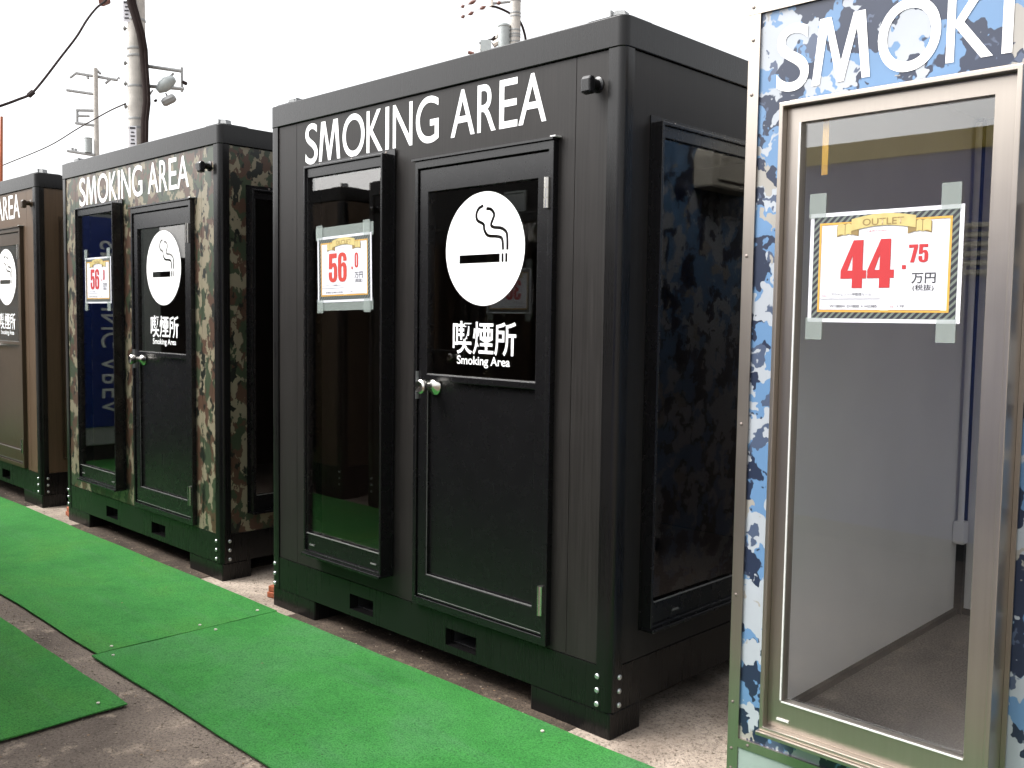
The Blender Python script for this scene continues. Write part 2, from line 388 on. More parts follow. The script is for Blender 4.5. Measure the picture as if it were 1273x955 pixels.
mat('green_mat', 'long green mat under the camouflage and brown booth fronts', -9, .128, -.893, -.052, 1, False, [(.09, -.82), (.085, -.42), (.07, -.12)])
mat('green_mat', 'green mat with faded streaks in front of the black booth', .136, 4.4, -.915, -.058, 2, True, [(.20, -.86), (.19, -.40), (1.9, -.12)])
mat('green_mat', 'green mat across the bare strip, ending in a square corner', -9, .712, -1.86, -1.022, 3, False, [(.64, -1.10), (.60, -1.42)])
# loose grit and leaf crumbs on the bare ground
gr = MB(); lf = MB()
def crumb(mb, x, y, z, r, flat=1.0):
    vs = []
    for (a, b, c) in ((1, 0, 0), (-1, 0, 0), (0, 1, 0), (0, -1, 0), (0, 0, 1), (0, 0, -1)):
        q = random.uniform(.6, 1.2)*r; vs.append((x+a*q, y+b*q, z+c*q*.7*flat + r*.3*flat))
    mb.add(vs, [(0, 2, 4), (2, 1, 4), (1, 3, 4), (3, 0, 4), (2, 0, 5), (1, 2, 5), (3, 1, 5), (0, 3, 5)])
for i in range(2600):
    k = random.random()
    if k < .30: x, y, z = random.uniform(-5, 2.6), random.uniform(-.05, .45), .006
    elif k < .55: x, y, z = random.uniform(-3, 2.2), random.uniform(-1.018, -.91), .001
    elif k < .85: x, y, z = random.uniform(.5, 2.6), random.uniform(-2.0, -.93), .001
    else: x, y, z = random.uniform(2.1, 2.56), random.uniform(-.05, 1.2), .006
    crumb(gr, x, y, z, random.choice((.002, .003, .003, .004, .006)))
for i in range(190):
    k = random.random()
    if k < .5: x, y, z = random.uniform(-5, 2.2), random.uniform(-.05, .3), .007
    elif k < .94: x, y, z = random.uniform(.3, 2.4), random.uniform(-1.8, -.93), .002
    else: x, y, z = random.uniform(-3, 2.2), random.uniform(-.9, -.07), .0165
    crumb(lf, x, y, z, random.uniform(.003, .007), .25)
o = gr.build('grit', 'grit'); tag(o, 'loose grit scattered over the bare ground', 'grit'); struct(o, 'stuff')
o = lf.build('leaf_litter', 'leaf'); tag(o, 'crumbs of dry leaf on the mats and bare ground', 'leaf litter'); struct(o, 'stuff')

# ------------------------------------------------------------------ booths
W = 2.093; D = 2.093; H = 2.385
BOLT = MB().lathe([(.0, 0), (.0095, 0), (.0095, .003), (.007, .006), (.0, .0065)], (0, 0, 0), (0, -1, 0), 10).mesh('bolt', 'zinc', True)
MT['rivet'] = plain('dull_rivet', (.20, .17, .15), .5, .6, .1)
RIVET = MB().lathe([(.0, 0), (.005, 0), (.005, .0015), (.003, .0025), (0, .003)], (0, 0, 0), (0, -1, 0), 8).mesh('rivet', 'rivet', True)
def logo_mesh():
    c = lambda x, y: ((x-911)/181*.209, (485-(y+.05*(x-911)))/265*.209)
    loops = [ell(0, 0, .209, .209, 96)]
    bar = lambda a, b: [(a*.209, -.095*.209), (b*.209, -.095*.209), (b*.209, -.245*.209), (a*.209, -.245*.209)]
    loops += [bar(-.63, .40), bar(.445, .495), bar(.535, .59)]
    s1 = [(907, 285), (886, 297), (875, 325), (881, 353), (908, 371), (913, 398), (930, 424), (972, 429), (993, 441), (998, 490)]
    s2 = [(920, 300), (942, 304), (956, 330), (943, 372), (955, 386), (988, 391), (1010, 408), (1016, 435), (1017, 490)]
    for s in (s1, s2): loops.append(stroke([c(*p) for p in s], .0118))
    return flat_mesh('logo', loops, 'white')
LOGO = logo_mesh()
GL = dict(S=(0, .096), M=(.106, .266), O=(.284, .440), K=(.454, .562), I=(.581, .604), N=(.629, .752), G=(.774, .910), A=(.980, 1.112), R=(1.126, 1.223), E=(1.241, 1.332), A2=(1.338, 1.471))
def title_mesh(m, cap=.172):
    vs = []; fs = []
    for ch, (a, b) in GL.items():
        if ch == 'M':
            w_ = b-a; t = .0215
            lp = [(0, 0), (.018*cap/.172, cap), (.018+t*1.45, cap), (w_/2, .052), (w_-.018-t*1.45, cap), (w_-.018, cap), (w_, 0), (w_-t, 0), (w_-.018-t*.98, cap*.78), (w_/2+t*.42, 0), (w_/2-t*.42, 0), (.018+t*.98, cap*.78), (t, 0)]
            me = flat_mesh('m', [[(x+a, z) for x, z in lp]], m)
        else:
            o = .004 if ch in 'SOG' else 0
            me = text_mesh('g', ch[0], a, b, -o, cap+o, m, .004)
        k = len(vs); vs += [tuple(v.co) for v in me.vertices]; fs += [tuple(i+k for i in p.vertices) for p in me.polygons]; bpy.data.meshes.remove(me)
    me = bpy.data.meshes.new('lettering'); me.from_pydata(vs, [], fs); me.materials.append(MT[m]); me.update(); return me
TXT_TITLE = title_mesh('white')
TXT_KANJI = text_mesh('lettering', '喫煙所', 0, .338, 0, .125, 'white', .012)
TXT_SUB = text_mesh('lettering', 'Smoking Area', 0, .283, 0, .043, 'white', .016)
KNOB = MB().lathe([(.0, 0), (.036, 0), (.038, .004), (.034, .010), (.018, .020), (.014, .03), (.014, .045), (.022, .052), (.028, .062), (.028, .078), (.022, .084), (.008, .082), (0, .081)], (0, 0, 0), (0, -1, 0), 24).mesh('knob', 'silver', True)
HINGE = MB().lathe([(.0, 0), (.011, 0), (.011, .034), (.0095, .035), (.011, .036), (.011, .068), (.0095, .069), (.011, .07), (.011, .104), (0, .105)], (0, 0, 0), (0, 0, 1), 12).mesh('hinge', 'silver', True)

def rrect(x0, x1, y0, y1, r, k=6):
    P = []
    for cx, cy, a0 in ((x1-r, y1-r, 0), (x0+r, y1-r, 90), (x0+r, y0+r, 180), (x1-r, y0+r, 270)):
        P += [(cx+r*math.cos(R(a0+90*j/k)), cy+r*math.sin(R(a0+90*j/k))) for j in range(k+1)]
    return P

def corner_post(sx, sy, w, d, z0, z1, fw, fd, r, t):      # rounded angle profile, corner at the outer edge
    P = [(fw, 0)]
    P = [(fw, 0), (fw, t), (t, t), (t, fd), (0, fd)] + [(r-r*math.cos(R(90*j/6)), r-r*math.sin(R(90*j/6))) for j in range(7)]
    Q = [((x if sx < 0 else w-x), (y if sy < 0 else d-y)) for x, y in P]
    return MB().prism(Q, z0, z1)

def window_unit(parent, x0, x1, z0, z1, lip, mats_, gl, name='window', proj=.085, stile=(.006, .006), rails=(.088, .05), inset=.026, vbead=False):
    # local frame: x along the wall, front at y=-proj, wall skin at y=0; returns the frame object
    fm, pm = mats_
    fr = MB().ring(x0, x1, z0, z1, lip, lip, lip, lip, -proj, .03).build(name, fm, parent, bevel=.002)
    # flange screwed to the wall skin, slightly larger than the frame
    fl = MB().ring(x0-.012, x1+.012, z0-.01, z1+.022, .0115, .0115, .0095, .0215, -.004, .0005).build('flange', fm, fr)
    MB().ring(x0+lip, x1-lip, z0+lip, z1-lip, stile[0], stile[1], rails[0]-lip, rails[1]-lip, -proj+inset-.012, -proj+inset+.022).build('sash', fm, fr, bevel=.0015)
    a, b, c, d = x0+lip+stile[0], x1-lip-stile[1], z0+rails[0], z1-rails[1]
    box(a-.002, b+.002, -proj+inset, -proj+inset+.005, c-.002, d+.002).build('pane', pm, fr)
    box(a, b, -proj+inset-.016, -proj+inset-.0122, c-.001, c+.003).build('glazing_bead', 'bead' if vbead else 'bead_dim', fr)
    MB().box(x0-.004, x1+.004, -proj-.012, -.0045, z0-.012, z0-.0005).build('sill', fm, fr, bevel=.002)
    if vbead: box(a-.0045, a-.0003, -proj+inset-.016, -proj+inset-.0122, c+.0045, d).build('glazing_bead', 'bead', fr)
    for q in (.10, .90):
        xx = x0+(x1-x0)*q; box(xx-.018, xx+.018, -proj+inset-.0155, -proj+inset-.0121, z0+.035, z0+.041).build('drain_cap', 'bead' if vbead else 'bead_dim', fr)
    for q in (.08, .5, .92):
        obj('screw', RIVET, fr, (x0+(x1-x0)*q, -.0042, z1+.012))
    return fr

def vent_elbow(parent, x, z, m):
    e = MB().lathe([(.0, 0), (.017, 0), (.017, .05), (0, .05)], (x, .02, z), (0, -1, 0), 14).build('vent_pipe', m, parent, True)
    MB().prism([(-.052, .020), (-.034, .020), (-.028, .012), (-.028, -.030), (-.032, -.038), (-.058, -.034), (-.060, .008)], x-.019, x+.019, 'x').build('hood', m, e, bevel=.005).location = (0, 0, z)
    MB().lathe([(.0, 0), (.026, 0), (.026, .003), (.021, .006), (0, .0065)], (x, .0055, z), (0, -1, 0), 20).build('escutcheon', m, e, True)

def lifting_bracket(parent, x, y, z, rz):
    me = MB().box(-.035, .035, -.025, .025, 0, .005).prism([(-.026, .005), (.026, .005), (.020, .030), (-.012, .034)], -.018, .018, 'y').box(-.032, -.0265, -.022, .022, .005, .036).mesh('lifting_bracket', 'galv')
    return obj('lifting_bracket', me, parent, (x, y, z), (0, 0, rz))

def booth(label, loc, rz, skin, trim, frame, lining, lining_right=None, pane='pane_dark', name='smoking_booth', group='smoking booths set out in rows', full=True, title=True, floor='carpet'):
    t = thing(name, label, 'booth', loc, rz, group)
    zb, zt, zh = .099, .250, 2.286
    # feet
    for fx0, fx1 in ((.004, .358), (1.724, W-.004)):
        for fy0, fy1 in ((.006, .175), (D-.175, D-.006)):
            box(fx0, fx1, fy0, fy1, 0, zb-.001).build('foot', trim, t, bevel=.006)
    # base beams
    slots = [(.632, .800, .128, .196), (1.265, 1.440, .128, .196)]
    fb = MB().grid([.0632, W-.0632], [zb, zt], .003, .05, slots).build('base_beam', trim, t)
    for s in slots:
        MB().ring(s[0], s[1], s[2], s[3], .003, .003, .003, .003, .0501, .4).box(s[0], s[1], .4002, .41, s[2], s[3]).build('fork_pocket', 'hollow', fb)  # dark back plate added to keep the pocket dark inside
    for ya, yb in ((D-.05, D-.003),): box(.0632, W-.0632, ya, yb, zb, zt).build('base_beam', trim, t)
    for xa, xb in ((.003, .05), (W-.05, W-.003)): box(xa, xb, .056, D-.056, zb, zt).build('base_beam', trim, t)
    # posts
    for sx in (-1, 1):
        for sy in (-1, 1):
            p = corner_post(sx, sy, W, D, zb, zh, .063, .055, .026, .035).build('corner_post', trim, t, True)
            if sy < 0:
                for zz in (.215, .167, .119):
                    obj('bolt', BOLT, p, (.030 if sx < 0 else 2.036, 0, zz))
                    if sx > 0: obj('bolt', BOLT, p, (W, .046, zz), (0, 0, PI/2))
    # roof rim and roof
    out_ = rrect(-.003, W+.003, -.003, D+.003, .032); inn = rrect(.06, W-.06, .06, D-.06, .02)
    rim = MB(); k = len(out_)
    vs = [(x, y, z) for z in (zh+.001, H) for P in (out_, inn) for x, y in P]; fs = []
    for i in range(k):
        j = (i+1) % k
        fs += [(i, j, 2*k+j, 2*k+i), (k+j, k+i, 3*k+i, 3*k+j), (2*k+i, 2*k+j, 3*k+j, 3*k+i), (j, i, k+i, k+j)]
    rim.add(vs, fs).build('roof_rim', trim, t, True, .003)
    box(.0605, W-.0605, .0605, D-.0605, zh+.03, H-.02).build('roof', trim, t)
    box(.02, W-.02, .02, D-.02, zh-.0018, zh+.0008).build('shadow_gap', 'hollow', t)
    for cx, cy, r_ in ((.1, .1, PI), (W-.1, .1, 0), (.1, D-.1, PI), (W-.1, D-.1, 0)):
        MB().prism(rrect(-.09, .09, -.09, .09, .04), 0, .006).build('corner_plate', trim, t).location = (cx, cy, H+.0005)
        lifting_bracket(t, cx+(.02 if cx > 1 else -.02), cy-.02, H+.007, r_+R(14))
    # skins
    win = (.366, .927, .345, 2.068); door = (1.085, 1.815, .262, 2.02)
    y0, y1 = .006, .04
    MB().grid([.0645, .212], [zt+.002, zh-.002], y0, y1).build('front_panel', skin, t)
    MB().grid([.2145, 1.888], [zt+.002, zh-.002], y0, y1, [win, door]).build('front_panel', skin, t)
    MB().grid([1.8905, W-.0645], [zt+.002, zh-.002], y0, y1).build('front_panel', skin, t)
    sw = (.165, 1.72, .36, 2.07)
    MB().grid([.0565, D-.0565], [zt+.002, zh-.002], W-.04, W-.006, [sw], 'x').build('side_panel', skin, t)
    MB().grid([.0565, D-.0565], [zt+.002, zh-.002], .006, .04, [], 'x').build('side_panel', skin, t)
    box(.0645, W-.0645, D-.04, D-.006, zt+.002, zh-.002).build('back_panel', skin, t)
    # inside
    box(.0405, W-.0405, .0405, D-.0405, .232, .246).build('interior_floor', floor, t)
    box(.0405, W-.0405, .0405, D-.0405, 2.25, 2.26).build('ceiling', lining, t)
    MB().grid([.048, W-.048], [.2465, 2.249], .0402, .047, [win, door]).build('interior_lining', lining, t)
    MB().grid([.048, D-.048], [.2465, 2.249], W-.047, W-.0402, [sw], 'x').build('interior_lining', lining, t)
    box(.0402, .047, .048, D-.048, .2465, 2.249).build('interior_lining', lining, t)
    box(.048, W-.048, D-.047, D-.0402, .2465, 2.249).build('interior_lining', lining, t)
    # windows
    window_unit(t, *win, .010, (frame, pane), None, proj=.06, inset=.022)
    s = window_unit(t, sw[0], sw[1], sw[2], sw[3], .011, (frame, 'pane_side'), None, name='side_window', stile=(.012, .012), proj=.045, inset=.022)
    for c in [s]: c.rotation_euler = (0, 0, PI/2); c.location = (W-.006, 0, 0)
    # door
    dx0, dx1, dz0, dz1 = door
    df = MB().ring(dx0, dx1, dz0, dz1, .018, .022, .03, .03, -.02, .04).build('door_frame', frame, t, bevel=.002)
    box(dx0-.012, dx1+.004, -.03, .0055, dz1+.001, dz1+.009).build('drip_cap', frame, df)
    box(dx1-.012, dx1+.012, -.026, .0055, dz1+.0095, dz1+.014).build('drip_cap_end', 'bead', df)
    ly0, ly1 = -.012, .028
    X0, X1, Z0, Z1 = dx0+.022, dx1-.026, dz0+.034, dz1-.034
    dr = MB().grid([X0, X1], [Z0, Z1], ly0, ly1, [(1.156, 1.738, 1.19, 1.898), (1.156, 1.738, .388, 1.165)]).build('door', frame, t, bevel=.002)
    box(1.154, 1.740, .004, .012, .386, 1.167).build('kick_panel', frame, dr)
    for a in ((1.156, 1.738, -.0085, -.005, 1.1902, 1.1930), (1.156, 1.738, -.0085, -.005, .3882, .3910), (1.156, 1.1580, -.008, -.005, .3930, 1.1648)):
        box(*a).build('glazing_bead', 'bead_dim', dr)
    box(1.154, 1.740, .000, .006, 1.188, 1.90).build('pane', pane, dr)
    box(dx0+.03, dx1-.03, -.0135, -.0122, dz0+.04, dz0+.0425).build('drip_bead', 'bead_dim', dr)
    obj('knob', KNOB, dr, (1.188, .0038, 1.145))
    box(dx0+.019, dx0+.0216, -.024, .0, 1.09, 1.20).build('strike_plate', 'zinc', df)
    for zz in (.372, 1.792): obj('hinge', HINGE, dr, (1.789, -.022, zz))
    if title:
        obj('logo', LOGO, dr, (1.46, -.001, 1.668))
        obj('lettering', TXT_KANJI, dr, (1.295, -.001, 1.276)); obj('lettering', TXT_SUB, dr, (1.32, -.001, 1.228))
        obj('lettering', TXT_TITLE, t, (.285, .0048, 2.0945))
    vent_elbow(t, 1.981, 2.180, frame)
    if lining_right:
        pass
    return t

booth('black smoking booth with a price card taped on its narrow window', (0, 0, 0), 0, 'black', 'black_trim', 'black_frame', 'dark_lining')
booth('green and brown camouflage smoking booth beside the black booth', (-2.612, .02, 0), 0, 'woodland', 'black_trim', 'black_frame', 'dark_lining')
booth('brown smoking booth with black corner posts beside the green camouflage booth', (-5.203, .03, 0), 0, 'brown', 'black_trim', 'brown_frame', 'orange_lining', pane='pane')
ob = booth('black smoking booth across the mats, facing the black booth', (.43, -1.90, 0), PI, 'black', 'black_trim', 'black_frame', 'dark_lining', title=False)
gv = MB().ring(.575, .755, 2.085, 2.215, .012, .012, .012, .012, -.012, .0055).build('vent_grille', 'grey', ob)
for q in range(7): MB().prism([(.0, 0), (-.010, -.008), (-.010, -.003), (.0, .012)], .587, .743, 'x').build('vent_slat', 'grey', gv).location = (0, 0, 2.108+q*.014)
booth('brown smoking booth across the mats, facing the green camouflage booth', (-1.98, -1.90, 0), PI, 'brown', 'black_trim', 'black_frame', 'dark_lining', title=False)

# blue camouflage booth: angle-bar corners, riveted, window close to its left corner
def blue_booth(x0, y0):
    t = thing('smoking_booth', 'blue camouflage smoking booth with champagne aluminium trim and wide glazing', 'booth', (x0, y0, 0), 0, 'smoking booths set out in rows')
    w, d = 1.8, 1.8; zs = .197; zh = 2.27
    for fx in (.01, w-.31):
        for fy in (.01, d-.16): box(fx, fx+.30, fy, fy+.15, 0, .06).build('foot', 'grey_green', t, bevel=.004)
    for a in ((.0375, w-.0375, .003, .04), (.0375, w-.0375, d-.04, d-.003)): box(*a, .0605, zs-.026).build('base_beam', 'grey_green', t)
    for a in ((.003, .04, .0405, d-.0405), (w-.04, w-.003, .0405, d-.0405)): box(*a, .0605, zs-.026).build('base_beam', 'grey_green', t)
    for sx in (-1, 1):
        for sy in (-1, 1):
            p = corner_post(sx, sy, w, d, .0602, zh, .037, .037, .004, .005).build('corner_angle', 'champagne', t)
            if sy < 0:
                for zz in (.10, .16, .30, .62, 1.12, 1.60, 2.05, 2.20): obj('rivet', RIVET, p, (.016 if sx < 0 else w-.016, 0, zz))
    b = MB().box(.0375, w-.0375, -.001, .012, zs-.0255, zs).build('bottom_angle', 'champagne', t)
    for q in range(7): obj('rivet', RIVET, b, (.07+q*.27, -.001, zs-.012))
    # header
    hd = MB().grid([-.001, w+.001], [zh+.0005, H], -.001, .03).build('roof_rim', 'champagne', t)
    for q in (.015, .25, .55, .85, 1.15, 1.45, w-.015): obj('rivet', RIVET, hd, (q, -.001, zh+.02)); obj('rivet', RIVET, hd, (q, -.001, zh+.055))
    for a in ((-.001, .03, .0305, d-.0305), (w-.03, w+.001, .0305, d-.0305), (-.001, w+.001, d-.03, d+.001)): box(*a, zh+.0005, H).build('roof_rim', 'champagne', t)
    box(.0305, w-.0305, .0305, d-.0305, H-.06, H-.03).build('roof', 'champagne', t)
    win = (.150, .745, .285, 1.995); door = (.93, 1.66, .25, 2.0)
    MB().grid([.006, w-.006], [zs-.02, zh], .007, .04, [win, door]).build('front_panel', 'navy', t)
    MB().grid([.0405, d-.0405], [zs-.02, zh], .006, .04, [], 'x').build('side_panel', 'navy', t)
    MB().grid([.0405, d-.0405], [zs-.02, zh], w-.04, w-.006, [(.3, 1.5, .7, 2.0)], 'x').build('side_panel', 'navy', t)
    box(.0405, w-.0405, d-.04, d-.006, zs-.02, zh).build('back_panel', 'navy', t)
    # inside: pale walls, carpet, black corner trims
    ix0, ix1, iy0, iy1, fz = .085, w-.085, .055, 1.60, .243
    box(ix0-.04, ix1+.04, .0405, iy1+.05, fz-.02, fz).build('interior_floor', 'carpet', t)
    box(ix0-.04, ix1+.04, .0405, iy1+.05, 2.22, 2.235).build('ceiling', 'pale_lining', t)
    box(ix0-.012, ix0, .0405, iy1+.05, fz+.0005, 2.2195).build('interior_lining', 'pale_lining', t)
    MB().grid([.0405, iy1+.05], [fz+.0005, 2.2195], ix1, ix1+.012, [(.3, 1.5, .7, 2.0)], 'x').build('interior_lining', 'pale_lining', t)
    box(ix0+.0005, ix1-.0005, iy1, iy1+.012, fz+.0005, 2.2195).build('interior_lining', 'pale_lining', t)
    MB().grid([ix0+.0005, ix1-.0005], [fz+.0005, 2.2195], .0402, .05, [win, door]).build('interior_lining', 'pale_lining', t)
    box(ix0+.0005, ix0+.018, .0505, iy1-.03, fz+.0005, fz+.022).build('skirting', 'hollow', t)
    box(ix0+.0305, ix1-.001, iy1-.018, iy1-.0005, fz+.0005, fz+.022).build('skirting', 'hollow', t)
    box(ix0+.0005, ix0+.0300, iy1-.0295, iy1-.0005, fz+.0005, 2.2195).build('corner_trim', 'hollow', t)
    pc = MB().tube([(ix0+.022, iy1-.055, .62), (ix0+.022, iy1-.055, 2.2)], .012, 12).build('conduit', 'pale_lining', t, True)
    box(ix0+.001, ix0+.045, iy1-.082, iy1-.03, .54, .63).build('socket_box', 'pale_lining', pc, bevel=.004)
    wd = window_unit(t, *win, .012, ('champagne', 'pane'), None, stile=(.042, .052), rails=(.088, .055), proj=.085, inset=.036, vbead=True)
    tp = box(.255, .272, -.0425, -.0415, 1.80, 1.94).build('yellow_tape', 'amber', wd)
    # side glazing on the far wall and the door
    sg = MB().ring(.3, 1.5, .7, 2.0, .04, .04, .04, .04, w-.05, w+.02, 'x').build('side_window', 'champagne', t)
    box(w-.02, w-.015, .338, 1.462, .738, 1.962).build('pane', 'pane', sg)
    df = MB().ring(*door, .03, .03, .03, .03, -.02, .045).build('door_frame', 'champagne', t, bevel=.002)
    X0, X1, Z0, Z1 = door[0]+.034, door[1]-.034, door[2]+.034, door[3]-.034
    dr = MB().grid([X0, X1], [Z0, Z1], -.012, .028, [(X0+.06, X1-.06, 1.16, 1.88), (X0+.06, X1-.06, .37, 1.10)]).build('door', 'champagne', t, bevel=.002)
    box(X0+.058, X1-.058, .004, .012, .368, 1.102).build('kick_panel', 'champagne', dr)
    box(X0+.058, X1-.058, 0, .006, 1.158, 1.882).build('pane', 'pane', dr)
    obj('knob', KNOB, dr, (X0+.035, -.012, 1.12))
    for zz in (.372, 1.75): obj('hinge', HINGE, dr, (X1-.002, -.022, zz))
    obj('logo', LOGO, dr, ((X0+X1)/2, -.001, 1.65))
    obj('lettering', TXT_TITLE, t, (.088, .0052, 2.047))
    # vent hood on the wall that faces the black booth
    hp = [(-.2, 0), (.2, 0), (.2, .13)] + [(.2*math.cos(R(a))*1.0, .13+.10*math.sin(R(a))) for a in range(15, 180, 15)] + [(-.2, .13)]
    hood = MB().prism([(1.30+a, 1.985+b) for a, b in hp], -.09, .0055, 'x').build('vent_hood', 'hood', t, bevel=.012)
    MB().prism([(1.30+a*.72, 2.02+b*.68) for a, b in hp], -.097, -.0905, 'x').build('hood_cover', 'hood', hood, bevel=.003)
    return t
BX, BY = 2.562, -.04
blue_booth(BX, BY)

# booths that only show as reflections: grey cabin with a blue banner, blue cabin with yellow rim
cab = thing('display_cabin', 'grey cabin with an upright blue sign, closing the far end of the aisle', 'cabin', (-5.02, -2.9, 0), 0)
box(-2.0, -.001, 1.1, 2.0, .16, 2.34).build('wall', 'grey', cab, bevel=.01)
box(-1.95, -.04, .04, 1.96, 0, .159).build('base', 'hollow', cab)
box(-2.03, .03, 1.08, 2.03, 2.3405, 2.45).build('roof', 'grey', cab, bevel=.01)
box(-1.9, -.001, .0, 1.0995, .16, 1.97).build('annex', 'black', cab)
sb = box(.0, .012, 1.32, 1.785, .335, 2.30).build('sign_board', 'sign_blue', cab)
tx = text_mesh('lettering', 'SMOKING AREA', 0, 1.64, 0, .21, 'sign_letter', 0)
for v in tx.vertices: v.co = (0, v.co.z, -v.co.x)          # read from top to bottom, letter tops to the right
obj('lettering', tx, sb, (.0125, 1.405, 2.085))
yc = thing('display_cabin', 'blue cabin with a yellow rim and louvred vents, behind the aisle', 'cabin', (.75, -3.62, 0), 0)
box(.06, 2.4, -2.0, -.003, .12, 2.44).build('wall', 'blue_paint', yc)
for x in (.0, 2.4005): box(x, x+.0595, -2.0, .002, .0, 2.44).build('corner_post', 'yellow_paint', yc)
box(-.02, 2.48, -2.02, .02, 2.4405, 2.56).build('roof_rim', 'yellow_paint', yc)
box(.061, 2.399, -1.98, -.01, 0, .119).build('base', 'hollow', yc)
for q in range(6): MB().prism([(-.001, 0), (.018, -.012), (.018, -.002), (-.001, .018)], 1.05, 1.45, 'x').build('louvre', 'hood', yc).location = (0, 0, 1.72+q*.055)

# ------------------------------------------------------------------ price cards
def price_card(label, loc, main, dec, redm, big=True, rz=0, tilt=0, w=.388, h=.283, tape_full=False):
    t = thing('price_card', label, 'price card', loc, rz, 'price cards taped on the booth windows')
    t.rotation_euler = (0, tilt, rz)
    pp = MB()
    nx, nz = 10, 6; vs = [(w*i/nx, .0012*math.sin(i*1.3)*math.sin(j*1.9), h*j/nz) for j in range(nz+1) for i in range(nx+1)]
    P = box(0, w, 0, .0006, 0, h).build('paper', 'paper', t)
    mx, my = .026*w, .035*h; bw = .042*w
    fr = MB().ring(mx, w-mx, my, h-my, bw, bw, bw, bw, -.0004, -.0001).build('border', 'hatch', t)
    e = mx+bw; f = my+bw
    MB().ring(e, w-e, f, h-f, .0055, .0055, .0055, .0055, -.0009, -.0005).build('inner_frame', 'amber', t)
    # ribbon
    def rib(a, b, z, hh, sag): return [(a+(b-a)*i/12, z+sag*math.sin(PI*i/12)) for i in range(13)] + [(b-(b-a)*i/12, z+hh+sag*math.sin(PI*(12-i)/12)) for i in range(13)]
    Y = -.0012
    tl = flat_mesh('ribbon_tail', [rib(.19*w, .34*w, .775*h, .10*h, .006)], 'gold_dark'); obj('ribbon_tail', tl, t, (0, Y, 0))
    tl = flat_mesh('ribbon_tail', [rib(.66*w, .81*w, .775*h, .10*h, .006)], 'gold_dark'); obj('ribbon_tail', tl, t, (0, Y, 0))
    for a, b in ((.195, .245), (.25, .29), (.715, .75), (.755, .805)):
        obj('ribbon_fold', flat_mesh('ribbon_fold', [rib(a*w, b*w, .785*h, .095*h, .004)], 'gold'), t, (0, Y-.0004, 0))
    rb = obj('ribbon', flat_mesh('ribbon', [rib(.29*w, .71*w, .825*h, .105*h, .010)], 'gold'), t, (0, Y-.0008, 0))
    obj('lettering', text_mesh('lettering', 'OUTLET', .365*w, .635*w, .865*h, .925*h, 'gold_dark', .01), rb, (0, -.0004, 0))
    obj('lettering', text_mesh('lettering', '大量展示在庫処分セール', .39*w, .61*w, .808*h, .822*h, redm), rb, (0, -.0004, 0))
    y = -.0008
    if big: lp = digits(main, .225*w, .31*h, .43*h, 1.02, .02)
    else: lp = digits(main, .215*w, .305*h, .435*h, 1.0, .05)
    obj('numeral', flat_mesh('numeral', lp, redm), t, (0, y, 0))
    if big: lp = digits(dec, .672*w, .525*h, .155*h, 1.05, .04) + [[(.632*w, .47*h), (.658*w, .47*h), (.658*w, .505*h), (.632*w, .505*h)]]
    else: lp = digits(dec, .70*w, .50*h, .22*h, .80, .04) + [[(.64*w, .48*h), (.668*w, .48*h), (.668*w, .52*h), (.64*w, .52*h)]]
    obj('numeral', flat_mesh('numeral', lp, redm), t, (0, y, 0))
    L = lambda s, a, b, c, d, m='ink', wt=.0: obj('lettering', text_mesh('lettering', s, a*w, b*w, c*h, d*h, m, wt), t, (0, y, 0))
    L('万円', .695, .845, .345, .435, 'ink', .01); L('(税抜)', .705, .835, .275, .335, 'ink', .005)
    L('アウトレット1坪喫煙ルーム', .165, .44, .240, .268, 'ink', .004)
    L('W1800× D1800 × H2385', .155, .48, .135, .160, 'ink', .004); L('1坪', .615, .66, .135, .160, 'ink', .004)
    L('商品名', .10, .135, .235, .248, redm); L('サイズ', .095, .14, .135, .148, redm); L('面積', .565, .59, .135, .148, redm)
    for a, b, c in ((.085, .50, .212), (.085, .50, .112), (.555, .88, .112)):
        box(a*w, b*w, y-.0003, y, c*h, c*h+.0009).build('rule', 'ink', t)
    if tape_full:
        box(-.012, w+.012, .0008, .0014, h-.012, h+.042).build('tape', 'tape', t); box(.0, w+.006, .0008, .0014, -.036, .012).build('tape', 'tape', t)
    for a in (.0, w-.05):
        box(a-.004, a+.042, -.0024, -.0020, h-.012, h+.052).build('tape', 'tape', t); box(a-.004, a+.042, -.0024, -.0020, -.046, .012).build('tape', 'tape', t)
    return t
price_card('price card reading 44.75 on the blue camouflage booth glass', (BX+.235, BY-.085+.036-.0022, 1.416), '44', '75', 'red', True)
price_card('price card reading 56.0 on the black booth window', (.452, -.06+.022-.0022, 1.470), '56', '0', 'orange_red', False, tilt=R(-1.2), tape_full=True)
price_card('price card reading 56.0 on the green camouflage booth window', (-2.612+.468, .02-.06+.022-.0022, 1.470), '56', '0', 'red', False)
price_card('price card reading 30.0 on the window across the mats', (-.052, -1.90+.06-.022+.0022, 1.445), '30', '0', 'red', False, rz=PI)

# ------------------------------------------------------------------ blocks between the booths
def wood_block(label, x, y, rz):
    o = MB().box(-.055, .055, -.045, .045, 0, .028).box(-.05, .056, -.04, .046, .0285, .058).build('wood_block', 'block', None, bevel=.004)
    o.location = (x, y, .007); o.rotation_euler = (0, 0, rz); tag(o, label, 'block')
    MB().lathe([(.0, 0), (.008, 0), (.007, .006), (0, .007)], (.02, .0, .0585), (0, 0, 1), 8).build('nail', 'zinc', o)
wood_block('orange block on the ground against the black booth foot', -.075, .10, R(12))
wood_block('orange block on the ground against the green camouflage booth foot', -2.70, .10, R(-8))

